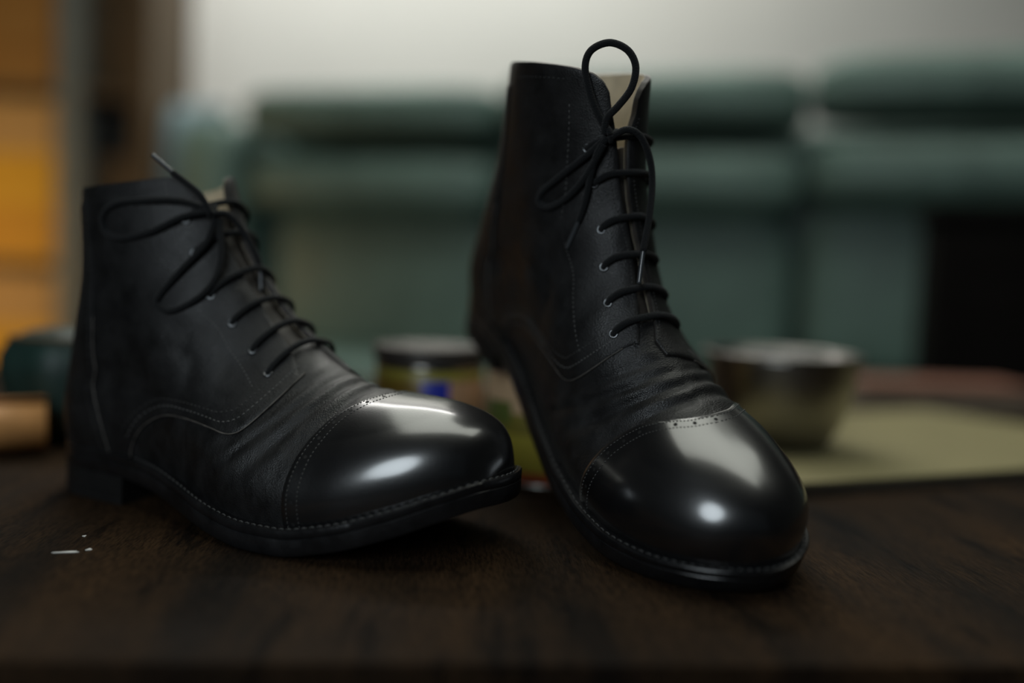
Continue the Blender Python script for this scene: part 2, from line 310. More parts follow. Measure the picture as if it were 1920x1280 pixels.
lathe('label_wrap', [(4.02, .3), (4.05, .35), (4.05, 6.85), (4.02, 6.9)], LAB1, t1, caps=False); lathe('body', [(0, 0), (4.1, 0), (4.15, .15), (4.05, .3), (4.0, .4), (4.0, 6.9), (4.05, 7.0), (4.15, 7.1), (4.12, 7.3), (3.9, 7.3), (3.8, 7.1), (0, 7.1)], TINM, t1)
lathe('neck_ring', [(3.9, 7.05), (4.0, 7.3), (4.0, 7.7), (3.9, 7.72)], TDARK, t1, caps=False); lathe('lid', [(3.7, 7.6), (4.18, 7.6), (4.28, 7.66), (4.3, 8.35), (4.2, 8.5), (3.9, 8.5), (3.75, 8.3), (0, 8.3)], LIDM, t1)
t2 = empty('polish_tin', (2.7, 61.9, 0)); tag(t2, 'yellow and red tin holding up the heel of the right boot', 'tin')
lathe('label_wrap', [(4.32, .2), (4.35, .25), (4.35, 7.4), (4.32, 7.45)], LAB2, t2, caps=False); lathe('body', [(0, 0), (4.4, 0), (4.45, .1), (4.4, .2), (4.3, .3), (4.3, 7.45), (4.42, 7.55), (4.45, 7.75), (4.38, 7.85), (4.15, 7.8), (4.1, 7.6), (0, 7.6)], TINM, t2)
# ---------------------------------------------------------------- boots
LTs = 10.5
def arc(P, step):
    P = np.asarray(P, float); d = np.linalg.norm(np.diff(P * np.array([LF, LTs]), axis=0), axis=1); s = np.concatenate([[0], np.cumsum(d)])
    n = max(2, int(s[-1] / step) + 1); q = np.linspace(0, s[-1], n); return np.stack([np.interp(q, s, P[:, k]) for k in (0, 1)], 1)
def smooth_curve(P, step=.12): return arc(catmull(P, 10), step)
def wrinkle(u, t, med, which):
    a = np.abs(t); d = np.zeros_like(u)
    if which == 'vamp':
        sd = np.sign(t) * med
        for (u0, k, am, wd, t0, t1, ph) in [(.372, .05, .09, .011, -.3, .55, .3), (.405, .075, .10, .010, -.4, .85, 1.1), (.437, .065, .07, .009, .05, .75, 2.0), (.462, .05, .05, .010, .1, .7, 4.0), (.418, .12, .05, .006, .3, .95, 5.0)]:
            for s in (1, -1):
                line = u0 + k * a ** 1.4 * (1.25 if s > 0 else .8) + .004 * np.sin(t * 5 + ph + s)
                msk = sst(t0 - .15, t0 + .1, a) * (1 - sst(t1 - .25, t1, a)) * (np.sign(t) == s)
                e = (u - line) / wd; d += 1.3 * msk * am * (-np.exp(-e * e) + .55 * np.exp(-((e - 2.0) / 1.2) ** 2) + .45 * np.exp(-((e + 2.0) / 1.2) ** 2))
        d += .012 * np.sin(u * 70 + 5 * t) * np.sin(t * 9 + 2) * sst(.36, .42, u)
    if which == 'quarter':
        d += .05 * np.sin(u * 46 + 9 * a + 1.0) * np.sin(a * 9 + u * 13) * sst(.52, .62, u) * (1 - sst(.8, .95, u))
        d += .035 * np.sin(u * 23 - 14 * a) * sst(.6, .75, u)
        for (uu, tt, du, dt, am, wd) in [(.64, .62, .10, -.20, -.09, .10), (.70, .50, .08, -.16, -.08, .10), (.60, .52, .07, -.12, -.06, .08), (.77, .66, .05, -.16, -.07, .12)]:
            L = np.array([du * LF, dt * LTs]); ll = np.linalg.norm(L); L /= ll
            X = (u - uu) * LF; Y = (a - tt) * LTs; al = X * L[0] + Y * L[1]; pe = -X * L[1] + Y * L[0] + .25 * np.sin(al * 1.6)
            d += am * np.exp(-(pe / (wd * 3)) ** 2) * np.exp(-((al - ll / 2) / (ll * .6)) ** 2)
    return d
def panel(name, poly, o_out, o_in, mat_, parent, med, step=.2, which=None, bevel=.05, rim_mat=None):
    """a leather panel cut to the outline poly (u, t), raised o_out from the last, with its own cut edge down to o_in"""
    sc = np.array([LF, LTs]); P = np.asarray(poly, float)
    P = arc(np.concatenate([P, P[:1]]), step * .7)[:-1]; Q = P * sc; n = len(Q)
    area2 = np.sum(Q[:, 0] * np.roll(Q[:, 1], -1) - np.roll(Q[:, 0], -1) * Q[:, 1])
    if area2 < 0: Q = Q[::-1]
    tg = np.roll(Q, -1, 0) - np.roll(Q, 1, 0); nr = np.stack([-tg[:, 1], tg[:, 0]], 1); nr /= np.linalg.norm(nr, axis=1, keepdims=True) + 1e-9
    def inside(X):
        r = np.zeros(len(X), bool); A = Q; B = np.roll(Q, -1, 0)
        for a, b in zip(A, B):
            c = ((a[1] > X[:, 1]) != (b[1] > X[:, 1])); xi = (b[0]-a[0]) * (X[:, 1]-a[1]) / (b[1]-a[1] + 1e-12) + a[0]; r ^= c & (X[:, 0] < xi)
        return r
    lo = Q.min(0); hi = Q.max(0)
    gx, gy = np.meshgrid(np.arange(lo[0], hi[0], step), np.arange(lo[1], hi[1], step * .9), indexing='ij'); gx = gx.copy(); gx[:, 1::2] += step * .5
    X = np.stack([gx.ravel(), gy.ravel()], 1); X = X[inside(X)]
    def bdist(X):
        out = np.full(len(X), 9.0)
        for k in range(0, len(X), 4000): out[k:k+4000] = np.sqrt(((X[k:k+4000, None] - Q[None]) ** 2).sum(-1).min(1))
        return out
    X = X[bdist(X) > step * .55]
    ring = Q + nr * .09; ring = ring[inside(ring) & (bdist(ring) > .055)]
    if len(X): 
        dd = np.concatenate([np.sqrt(((X[k:k+4000, None] - ring[None]) ** 2).sum(-1).min(1)) for k in range(0, len(X), 4000)]) if len(ring) else np.full(len(X), 9.); X = X[dd > step * .4]
    allp = np.concatenate([Q, ring, X]); vs = [Vector((float(a), float(b))) for a, b in allp]
    res = delaunay_2d_cdt(vs, [(i, (i+1) % n) for i in range(n)], [list(range(n))], 1, 1e-5)
    pv = np.array([(v.x, v.y) for v in res[0]]); tris = [tuple(f) for f in res[2]]
    u = pv[:, 0] / LF; t = pv[:, 1] / LTs
    bd = np.minimum(1, bdist(pv) / .085); off = o_out - bevel * (1 - bd) ** 2
    if which: off = off + wrinkle(u, t, med, which) * np.minimum(1, bdist(pv) / .5)
    V = surf(u, t, med) + normal(u, t, med) * off[:, None]
    cnt = {}
    for f in tris:
        for k in range(len(f)):
            a, b = f[k], f[(k+1) % len(f)]; cnt[(a, b)] = 1
    be = [(a, b) for (a, b) in cnt if (b, a) not in cnt]
    # orient outward
    f0 = np.array(tris); nn = np.cross(V[f0[:, 1]] - V[f0[:, 0]], V[f0[:, 2]] - V[f0[:, 0]]); nm = normal(u[f0[:, 0]], t[f0[:, 0]], med)
    flip = (nn * nm).sum() < 0
    bv = sorted({i for e in be for i in e}); mp = {i: k for k, i in enumerate(bv)}; b0 = len(V)
    bu = u[bv]; bt = t[bv]; low = surf(bu, bt, med) + normal(bu, bt, med) * o_in; top = V[bv]
    VV = np.concatenate([V, top, low]); k = len(bv)
    F = [tuple(reversed(f)) if flip else f for f in tris]
    nt = len(F)
    for a, b in be:
        q = (b0 + mp[b], b0 + mp[a], b0 + k + mp[a], b0 + k + mp[b]); F.append(tuple(reversed(q)) if flip else q)
    o = mesh(name, VV, F, mat_, parent)
    if rim_mat:
        o.data.materials.append(rim_mat)
        for p in o.data.polygons[nt:]: p.material_index = 1
    return o
def shell_in(name, poly, off, mat_, parent, med, step=.35):
    o = panel(name, poly, off, off - .02, mat_, parent, med, step, None, 0.0); return o
def stitches(name, curve, off, mat_, parent, med, ln=.20, gap=.09, r=.035):
    P = arc(curve, .02); per = int((ln + gap) / .02); parts = []
    for i in range(0, len(P) - per, per):
        q = P[i:i + int(ln / .02) + 1][::3]
        if len(q) < 3: continue
        u, t = q[:, 0], q[:, 1]; base = surf(u, t, med); nm = normal(u, t, med); arch = np.sin(np.linspace(0, np.pi, len(q))) * .03 - .02
        parts.append(tube_data(base + nm * (off + arch)[:, None], r, 5))
    V, F = join(parts); o = mesh(name, V, F, mat_, parent); o['kind'] = 'stuff'; return o
def edge_pts(x, s, med):
    A = np.sqrt(np.maximum(0, 1 - (1 - np.clip((x - XH) / 3.2, 0, 1)) ** 2)); z = zf(x)
    yc = med * (.55 * sst(19, 29, x) - .30 * np.exp(-((x - 16.5) / 4.5) ** 2))
    return np.stack([x, s * wbase(x) * A + yc], -1)
def sole_outline(med, ext_f, ext_h):
    a = np.linspace(0, 1, 46); xa = XT - (XT - 23) * a ** 2; xb = np.linspace(23, 3.2, 64)[1:]; xc = XH + (3.2 - XH) * np.linspace(1, 0, 22)[1:] ** 2
    x = np.concatenate([xa, xb, xc]); out = []
    ext = ext_h + (ext_f - ext_h) * sst(6, 12, x)
    L = edge_pts(x, 1, med); R = edge_pts(x, -1, med)
    loop = np.concatenate([L, R[::-1][1:-1]]); e2 = np.concatenate([ext, ext[::-1][1:-1]])
    tg = np.roll(loop, -1, 0) - np.roll(loop, 1, 0); nr = np.stack([-tg[:, 1], tg[:, 0]], 1); nr /= np.linalg.norm(nr, axis=1, keepdims=True)
    c = loop.mean(0)
    if ((loop - c) * nr).sum() < 0: nr = -nr
    o = loop + nr * e2[:, None]; m = len(x); return o, m       # o[0] toe, o[m-1] heel, o[k] left, o[-k] right
def sole_layer(name, med, levels, mat_, parent, xmax=None):
    """levels: list of (ext forepart, ext heel, height function)"""
    V = []; F = []; rings = []
    for ef, eh, hz in levels:
        o, m = sole_outline(med, ef, eh); n = len(o); rings.append(n); V.extend((p[0], p[1], float(hz(p[0]))) for p in o)
    for j in range(len(levels) - 1):
        for k in range(n): F.append((j*n + k, j*n + (k+1) % n, (j+1)*n + (k+1) % n, (j+1)*n + k))
    for b, rev in ((0, True), ((len(levels)-1)*n, False)):
        for k in range(1, m - 1):
            l0, l1 = b + k, b + k + 1; q0 = b + (n - k) % n; q1 = b + (n - k - 1) % n if k + 1 < m - 1 else b + m - 1
            f = (l0, l1, q1, q0) if q1 != l1 else (l0, l1, q0); F.append(f)
        F.append((b, b + 1, b + n - 1))
    o = mesh(name, V, F, mat_, parent)
    bm = bmesh.new(); bm.from_mesh(o.data); bmesh.ops.recalc_face_normals(bm, faces=bm.faces[:])
    for e in bm.edges:
        if len(e.link_faces) == 2 and e.calc_face_angle(0) > .7: e.smooth = False
    bm.to_mesh(o.data); bm.free(); return o
def heel_layer(name, med, z0, z1, ext, mat_, parent, xm=7.3):
    o, m = sole_outline(med, ext, ext); L = o[:m]; R = np.concatenate([o[:1], o[m-1:][::-1]]); R = np.concatenate([[o[(len(o)-k) % len(o)] for k in range(m-1)], [o[m-1]]])
    kl = [p for p in L if p[0] < xm]; kr = [p for p in R if p[0] < xm]
    br = [(xm - .35 * math.sin(math.pi * q), kl[0][1] * (1 - q) + kr[0][1] * q) for q in np.linspace(0, 1, 9)]
    loop = br + [tuple(p) for p in kr] + [tuple(p) for p in kl[::-1][1:]]
    n = len(loop); V = []; F = []
    f0 = z0 if callable(z0) else (lambda x: z0); f1 = z1 if callable(z1) else (lambda x: z1)
    for (x, y) in loop: V.append((x, y, float(f0(x))))
    for (x, y) in loop: V.append((x, y, float(f1(x))))
    for k in range(n): F.append((k, (k+1) % n, n + (k+1) % n, n + k))
    F.append(tuple(reversed(range(n)))); F.append(tuple(range(n, 2*n)))
    ob = mesh(name, V, F, mat_, parent); bm = bmesh.new(); bm.from_mesh(ob.data); bmesh.ops.recalc_face_normals(bm, faces=bm.faces[:])
    for e in bm.edges:
        if len(e.link_faces) == 2 and e.calc_face_angle(0) > .6: e.smooth = False
    bm.to_mesh(ob.data); bm.free(); return ob
def torus(c, n, R, r, N=20, K=8):
    n = np.asarray(n) / np.linalg.norm(n); a = np.cross(n, [0, 0, 1.]); a /= np.linalg.norm(a); b = np.cross(n, a); V = []; F = []
    for i in range(N):
        th = 2*math.pi*i/N; d = a*math.cos(th) + b*math.sin(th)
        for k in range(K): ph = 2*math.pi*k/K; V.append(np.asarray(c) + d*(R + r*math.cos(ph)) + n*(r*math.sin(ph)))
    for i in range(N):
        for k in range(K): F.append((i*K + k, ((i+1) % N)*K + k, ((i+1) % N)*K + (k+1) % K, i*K + (k+1) % K))
    return V, F
CAPL_T = [0, .1, .24, .42, .6, .75, .9, 1.0]; CAPL_U = [.325, .330, .350, .375, .385, .380, .370, .362]
def cap_u(t): return pch(CAPL_T, CAPL_U, np.abs(t))
QB = [(.512, .175), (.498, .25), (.494, .34), (.490, .445), (.490, .56), (.497, .635), (.514, .668), (.545, .684), (.599, .718), (.640, .755), (.664, .83), (.662, .93), (.648, 1.0)]
EY_U = [.548, .610, .683, .758, .850, .918]
def make_boot(med, fit, laces, label, posep):
    root = bpy.data.objects.new('lace_up_boot', None); COL.objects.link(root); root.empty_display_size = .05
    x, y, yaw, pit, rl, z = posep
    R = Matrix.Rotation(math.radians(yaw), 4, 'Z') @ Matrix.Rotation(math.radians(pit), 4, 'Y') @ Matrix.Rotation(math.radians(rl), 4, 'X')
    T = Matrix.Translation(Vector((x, y, z + TZ)) * U) @ R @ Matrix.Translation(Vector((-19.5, 0, 0)) * U); root.matrix_world = T
    tag(root, label, 'boot', 'pair of black leather boots')
    # vamp under everything, one piece over the crest from under the cap to under the quarters
    ts = np.linspace(-1, 1, 81)
    back = [(.72, 1.0), (.70, .80), (.64, .66), (.56, .55), (.56, .3), (.57, 0), (.56, -.3), (.56, -.55), (.64, -.66), (.70, -.80), (.72, -1.0)]
    vp = [(float(cap_u(t)) - .03, t) for t in ts] + back
    panel('vamp', vp, .0, -.12, VAMPL, root, med, .17, 'vamp')
    capo = [(float(cap_u(t)), t) for t in ts]; tip = [(U0 + .004, 1.0 - 2 * k / 24) for k in range(25)]
    # toe cap: from the tip back to the seam
    cap = panel('toe_cap', capo + tip, .11, -.05, CAPL, root, med, .16, None, .06)
    for d, nm, mt in ((.008, 'seam_stitching', DTHREAD), (.024, 'seam_stitching', DTHREAD)):
        stitches(nm, [(float(cap_u(t)) - d, t) for t in np.linspace(-.97, .97, 200)], .115, mt, cap, med, .16, .07, .026)
    for t in np.linspace(-.93, .93, 19):
        u = float(cap_u(t)) - .016; p = surf(np.array([u]), np.array([t]), med)[0]; n = normal(np.array([u]), np.array([t]), med)[0]
        a = np.cross(n, [0, 1, .3]); a /= np.linalg.norm(a); b = np.cross(n, a)
        V = [p + n * .118] + [p + n * .119 + .10 * (a * math.cos(q) + b * math.sin(q)) for q in np.linspace(0, 2*math.pi, 12, endpoint=False)]
        mesh('perforation', V, [(0, 1 + k, 1 + (k+1) % 12) for k in range(12)], HOLE, cap)
    # quarters
    for s in (1, -1):
        ft, ey_t, shift, (ct, cu) = fit[s]
        topu = lambda tt: float(pch(ct, cu, tt))
        qb = [(a + shift * (1 - sst(.52, .6, a)), b) for a, b in QB]
        bot = smooth_curve(qb[1:], .15); bot = [tuple(p) for p in bot]
        ub = topu(1.0); sole = [(uu, 1.0) for uu in np.linspace(.66, ub, 60)]
        e1 = ft[-1]; top = [(topu(tt), tt) for tt in np.linspace(.97, e1 + .17, 24)]; uc = topu(e1 + .17); corner = [(uc - .004, e1 + .10), (uc - .016, e1 + .05), (uc - .034, e1 + .015)]
        fu = [.512, .57, .66, .744, .823, .92, uc - .06]
        fac = [(a, b) for a, b in zip(fu[::-1], ft[::-1])]; fac = [tuple(p) for p in smooth_curve(fac, .15)]
        low = [(.503 + shift * .8, ft[0] + .02)]
        poly = [(a, s * b) for a, b in bot + sole + top + corner + fac + low]
        q = panel('quarter', poly, .15, -.10, LEATHER, root, med, .19, 'quarter', .05, RIM)
        panel('lining', poly, -.105, -.21, LINING, q, med, .3, None, 0.0, RIM)
        li = shell_in('inner_lining', poly, -.215, LINING, q, med, .3)
        li.data.flip_normals()
        P = arc(bot, .1); V, F = tube_data(surf(P[:, 0], s * P[:, 1], med) + normal(P[:, 0], s * P[:, 1], med) * .085, .038, 8); mesh('edge_bead', V, F, EDGE, q)
        for d in (.022, .040):
            cv = [(a + d * (1 if k < 6 else .75), s * (b - (.0 if k < 4 else d * 1.15))) for k, (a, b) in enumerate(qb[1:-1])]
            stitches('seam_stitching', smooth_curve(cv, .05), .16, DTHREAD if d > .03 else THREAD, q, med, .15, .07, .022)
        st = [(.545, .47), (.60, .43), (.659, .39), (.73, .325), (.823, .255), (.90, .265), (1.0, .29)]
        stitches('facing_stitching', smooth_curve([(a, s * b) for a, b in st], .05), .16, THREAD, q, med, .17, .08, .018)
        stitches('facing_stitching', smooth_curve([(a, s * (b + .035)) for a, b in zip(fu, ft)], .05), .16, DTHREAD, q, med, .15, .07, .02)
        stitches('collar_stitching', [(topu(b) - .018, s * b) for b in np.linspace(.32, .98, 40)], .16, DTHREAD, q, med, .16, .07, .02)
        for a, b in zip(EY_U, ey_t):
            uu = np.array([a]); tt = np.array([s * b]); p = surf(uu, tt, med)[0]; n = normal(uu, tt, med)[0]
            V, F = torus(p + n * .17, n, .20, .062); ob = mesh('eyelet', V, F, EYELET, q)
            a1 = np.cross(n, [0, 0, 1.]); a1 /= np.linalg.norm(a1); b1 = np.cross(n, a1)
            V = [p + n * .155] + [p + n * .158 + .2 * (a1 * math.cos(w) + b1 * math.sin(w)) for w in np.linspace(0, 2*math.pi, 14, endpoint=False)]
            mesh('eyelet_hole', V, [(0, 1 + k, 1 + (k+1) % 14) for k in range(14)], HOLE, q)
    # back stay over the back seam
    be = [(1.012, .629), (1.0, .627), (.953, .619), (.901, .595), (.857, .571), (.818, .577), (.792, .64), (.766, .719), (.719, .886), (.688, .985)]
    be = [tuple(p) for p in arc(be, .15)]
    bpoly = be + [(uu, 1.0) for uu in np.linspace(.70, UC, 14)]
    for s in (1, -1):
        bs = panel('back_stay', [(a, s * b) for a, b in be + [(uu, 1.0) for uu in np.linspace(.69, 1.012, 60)]], .26, .10, LEATHER, root, med, .22, None, .06)
        P = arc([p for p in be if p[0] < .87], .1); V, F = tube_data(surf(P[:, 0], s * P[:, 1], med) + normal(P[:, 0], s * P[:, 1], med) * .20, .04, 8); mesh('edge_bead', V, F, EDGE, bs)
        stitches('seam_stitching', [(a + .004, s * min(.99, b + .018)) for a, b in be[2:-2]], .27, DTHREAD, bs, med, .16, .07, .02)
    # tongue
    te = .90 if med > 0 else .885
    tw = [(.52, .30), (.6, .36), (.7, .33), (.8, .30), (te, .28)]
    tg = [(a, b) for a, b in tw] + [(te + .02, .2), (te + .025, 0), (te + .02, -.2)] + [(a, -b) for a, b in tw[::-1]]
    panel('tongue', tg, -.42, -.60, TONGUE, root, med, .25, None, .04)
    # bottom
    sole_layer('welt', med, [(-1.2, -1.2, lambda x: zf(x) + .05), (.30, .05, lambda x: zf(x) + .10), (.56, .26, lambda x: zf(x) + .08), (.62, .32, lambda x: zf(x) - .0), (.62, .32, lambda x: zf(x) - .32), (.59, .30, lambda x: zf(x) - .36), (-1.0, -1.0, lambda x: zf(x) - .37)], SOLE, root)
    sole_layer('outsole', med, [(-.5, -.5, lambda x: zf(x) - .365), (.57, .28, lambda x: zf(x) - .37), (.61, .31, lambda x: zf(x) - .42), (.61, .31, lambda x: zb(x) + .18), (.52, .26, lambda x: zb(x) + .02), (.2, .1, lambda x: zb(x)), (-1.0, -1.0, lambda x: zb(x))], SOLE, root)
    heel = heel_layer('heel_stack', med, .65, lambda x: zb(x) + .01, .29, HEELM, root); heel_layer('heel_lift', med, 0.0, .63, .31, HEELM, root)
    o, m = sole_outline(med, .38, .12); parts = []
    P = [(p[0], p[1], float(zf(p[0]) + .115)) for p in o if p[0] > 7]; P = np.array(P); k0 = 0
    d = np.linalg.norm(np.diff(np.array(o), axis=0), axis=1)
    ol = np.array([(p[0], p[1]) for p in o]); ol = np.concatenate([ol, ol[:1]]); s = np.concatenate([[0], np.cumsum(np.linalg.norm(np.diff(ol, axis=0), axis=1))])
    for q in np.arange(0, s[-1], .42):
        a = np.array([np.interp([q, q + .13, q + .27], s, ol[:, k]) for k in (0, 1)]).T
        if a[0, 0] < 8: continue
        parts.append(tube_data(np.c_[a, zf(a[:, 0]) + .105 + np.array([-.02, .02, -.02])], .04, 5))
    V, F = join(parts); w = mesh('welt_stitching', V, F, DTHREAD, root); w['kind'] = 'stuff'
    # laces
    parts = []
    for i, (a, b, b2) in enumerate(zip(EY_U, fit[-1][1], fit[1][1])):
        tt = np.array([-b, -b, -b * .86, -b * .55, (b2 - b) / 2, b2 * .55, b2 * .86, b2, b2]); off = np.array([-.3, .10, .30, .34, .32 + .04 * math.sin(i * 2.1), .34, .30, .10, -.3])
        uu = np.full(9, a) + np.array([0, 0, .006, .012, .012 + .004 * math.sin(i * 3), .008, .002, 0, 0])
        path = catmull(surf(uu, tt, med) + normal(uu, tt, med) * off[:, None], 8); parts.append(tube_data(path, .185, 10, True, .85))
    V, F = join(parts); lc = mesh('shoelace', V, F, LACE, root)
    for nm, pts, agl in laces:
        C = catmull(pts, 10)
        if agl:
            k = 10 * (len(pts) - 2); V, F = tube_data(C[:k+2], .18, 10); mesh(nm, V, F, LACE, lc)
            V, F = tube_data(C[k:], .125, 10); mesh('aglet', V, F, AGLET, lc)
        else: V, F = tube_data(C, .188, 10); mesh(nm, V, F, LACE, lc)
    c = np.array(laces[0][1][0]); 
    kn = []
    for q, (ax, r1) in enumerate((((0, 1, .25), .34), ((.25, .75, -.6), .30))):
        ax = np.array(ax, float); ax /= np.linalg.norm(ax); n = normal(np.array([.93]), np.array([-.08]), med)[0]; b = np.cross(ax, n); b /= np.linalg.norm(b)
        th = np.linspace(0, 2*math.pi, 24); ring = c + np.outer(np.cos(th), n * .26) + np.outer(np.sin(th), b * r1) + np.outer(th * 0 + (q - .5) * .22, ax)
        kn.append(tube_data(ring, .15, 9))
    V, F = join(kn); mesh('knot', V, F, LACE, lc)
    return root
R_LOOP_UP = [(11.73, -1.3, 17.68), (11.05, -1.85, 18.49), (10.34, -2.19, 19.51), (9.75, -2.31, 20.55), (9.61, -2.02, 21.34), (9.9, -1.21, 21.8), (10.51, -0.46, 21.61), (11.06, -0.16, 20.95), (11.47, -0.45, 20.0), (11.58, -1.1, 19.14), (11.51, -1.6, 18.46), (11.65, -1.67, 17.66)]
R_LOOP_DOWN = [(11.69, -1.53, 17.46), (11.16, -2.17, 16.33), (10.14, -2.95, 14.72), (9.25, -3.32, 13.48), (9.28, -3.38, 12.83), (10.1, -3.2, 12.96), (11.02, -2.8, 13.93), (11.59, -2.26, 15.36), (11.8, -1.68, 17.2)]
R_END_A = [(11.97, -1.39, 17.66), (12.11, -0.68, 18.05), (12.44, -0.0, 17.81), (12.95, 0.52, 16.82), (13.62, 0.56, 15.62), (14.67, 0.02, 14.18), (15.51, -0.57, 12.97), (16.54, -1.18, 11.5)]
R_END_B = [(11.78, -1.53, 17.55), (11.67, -1.88, 16.72), (11.75, -2.07, 15.58), (11.99, -2.26, 14.35), (12.17, -2.55, 13.21), (12.28, -3.09, 11.53)]
L_LOOP_A = [(11.75, -1.48, 17.01), (10.42, -2.3, 17.43), (8.71, -3.06, 17.41), (6.66, -3.51, 17.19), (5.61, -3.55, 16.49), (5.82, -3.54, 15.58), (7.11, -3.51, 15.26), (9.05, -3.14, 15.69), (10.56, -2.42, 16.53), (11.69, -1.6, 16.92)]
L_LOOP_B = [(12.06, -1.37, 16.75), (11.91, -1.94, 15.19), (10.95, -2.84, 13.58), (9.97, -3.34, 12.23), (9.84, -3.44, 11.67), (10.75, -3.3, 11.36), (12.0, -2.77, 12.02), (12.69, -2.18, 13.02), (12.74, -1.66, 14.41), (12.22, -1.3, 16.48)]
L_END_A = [(12.09, -1.81, 16.8), (11.67, -2.26, 17.81), (11.07, -2.73, 18.43), (10.65, -3.12, 18.85), (9.76, -3.82, 19.78)]
L_END_B = [(12.14, -1.78, 16.8), (12.57, -1.01, 16.81), (12.96, -0.33, 16.03), (13.36, 0.12, 15.01), (13.65, 0.39, 13.97), (13.83, 0.36, 12.61)]
CL_L = ([.1, .15, .3, .6, .8, 1.0], [1.002, 1.002, 1.005, 1.020, 1.029, 1.029]); CL_R = ([.1, .2, .3, .45, .6, .75, .9, 1.0], [1.046, 1.048, 1.050, 1.046, 1.039, 1.032, 1.028, 1.024]); CL_F = ([.1, .2, .3, .45, .6, .75, .9, 1.0], [1.037, 1.036, 1.035, 1.030, 1.024, 1.020, 1.023, 1.024])
FIT_L = {-1: ([.27, .20, .145, .10, .085, .115, .15], [.385, .345, .308, .242, .205, .225], 0.0, CL_L), 1: ([.06, .05, .05, .04, .02, .0, -.02], [.25, .25, .25, .23, .22, .22], -.055, CL_L)}
FIT_R = {-1: ([.15, .075, .012, .02, .045, .07, .11], [.262, .235, .205, .150, .150, .195], .018, CL_R), 1: ([-.03, .06, .09, .035, .0, -.01, .05], [.36, .32, .25, .22, .22, .28], -.035, CL_F)}
make_boot(1, FIT_L, [('bow_loop', L_LOOP_A, 0), ('bow_loop', L_LOOP_B, 0), ('lace_end', L_END_A, 1), ('lace_end', L_END_B, 1)],
          'black ankle boot seen from its side, standing flat, toe pointing right', (-9.46, 47.38, -26.38, 0, 0, 0))
make_boot(-1, FIT_R, [('bow_loop', R_LOOP_UP, 0), ('bow_loop', R_LOOP_DOWN, 0), ('lace_end', R_END_A, 1), ('lace_end', R_END_B, 1)],
          'black ankle boot facing the camera, heel propped on a tin, lace loop upright', (7.68, 49.30, -58.0, 27.6, 9.65, 2.70))
# ---------------------------------------------------------------- background
SOFA = mat('green_leather', (.178, .275, .24), .5, var=.3, var_scale=9, bump=.3, bump_scale=120, rough_var=.08)
def cushion_bm(w, d, h, r=.35, n=10):
    """a stuffed, rounded cushion centred on the origin (superellipsoid with a flatter face)"""
    bm = bmesh.new(); bmesh.ops.create_cube(bm, size=2); bmesh.ops.subdivide_edges(bm, edges=bm.edges[:], cuts=n, use_grid_fill=True)
    for v in bm.verts:
        p = np.array(v.co); q = np.sign(p) * np.abs(p); e = 5.0; L = (np.abs(q) ** e).sum() ** (1 / e); k = 1 / max(L, 1e-6) * np.abs(p).max() ** 0
        s = p * (1 - r) + p * k * r; bul = 1 + .10 * (1 - p[0] ** 2) * (1 - p[2] ** 2) if abs(p[1]) > .9 else 1
        v.co = Vector((s[0] * w / 2, s[1] * d / 2 * bul, s[2] * h / 2)) * U
    return bm
def cushion(name, c, w, d, h, parent, r=.5):
    o = from_bm(name, cushion_bm(w, d, h, r), SOFA, parent, True); o.location = Vector(c) * U; return o
SA = math.radians(-17.5)
so = empty('sofa', (-28, 206.5, -TZ), SA); tag(so, 'dark green leather sofa with padded back rolls by the wall', 'sofa')
# local x runs along the sofa, y to its back, z from the floor
box('base', -38, 155, -34, 8, 6, 26, SOFA, so, 2.0, 3)
box('back_frame', -38, 155, 4, 15, 26, 88, SOFA, so, 3.0, 3)
for xx in (-34, 150):
    for yy in (-31, 4): box('foot', xx - 1.5, xx + 3.5, yy, yy + 5, 0, 6, TDARK, so, .3)
a = cushion('arm', (-38.5, -6, 58), 15, 30, 60, so, .6); b = cushion('arm', (161, -12, 34), 14, 44, 56, so)
for k in range(3):
    cx = k * 59.7; dz = (0, 1.5, 3.5)[k]
    cushion('seat_cushion', (cx, -20, 30), 59, 28, 15, so)
    cushion('lower_back_cushion', (cx, -3, 52 + dz), 58.5, 17, 33, so, .6)
    cushion('lumbar_cushion', (cx, -7.5, 73.5 + dz), 59, 24, 11.5, so, .8)
    cushion('head_roll', (cx, -9, 88.5 + dz), 59.5, 25, 10.5, so, .85)
BLUE = mat('pale_blue_cloth', (.30, .42, .47), .8, var=.2, var_scale=15, bump=.3, bump_scale=150)
V = []; F = []; nx, ny = 10, 26
path = catmull([(0, -9, 44), (0, -8.5, 60), (0, -7, 72), (0, -3.5, 77), (0, 2, 77), (0, 6, 70), (0, 7.5, 58)], 5); n_ = len(path)
for z_ in (0, .9):
    for i in range(nx + 1):
        for j, p in enumerate(path): V.append((-6 + 12 * i / nx, p[1] * (1 - z_ * .08) + .5 * math.sin(i * 1.3 + j * .2), p[2] - z_))
m_ = (nx + 1) * n_
for i in range(nx):
    for j in range(n_ - 1): F.append((i*n_ + j, (i+1)*n_ + j, (i+1)*n_ + j + 1, i*n_ + j + 1)); F.append((m_ + i*n_ + j, m_ + i*n_ + j + 1, m_ + (i+1)*n_ + j + 1, m_ + (i+1)*n_ + j))
for i in range(nx):
    F.append((i*n_, m_ + i*n_, m_ + (i+1)*n_, (i+1)*n_)); F.append((i*n_ + n_-1, (i+1)*n_ + n_-1, m_ + (i+1)*n_ + n_-1, m_ + i*n_ + n_-1))
for j in range(n_ - 1):
    F.append((j, j+1, m_ + j+1, m_ + j)); F.append((nx*n_ + j, m_ + nx*n_ + j, m_ + nx*n_ + j+1, nx*n_ + j+1))
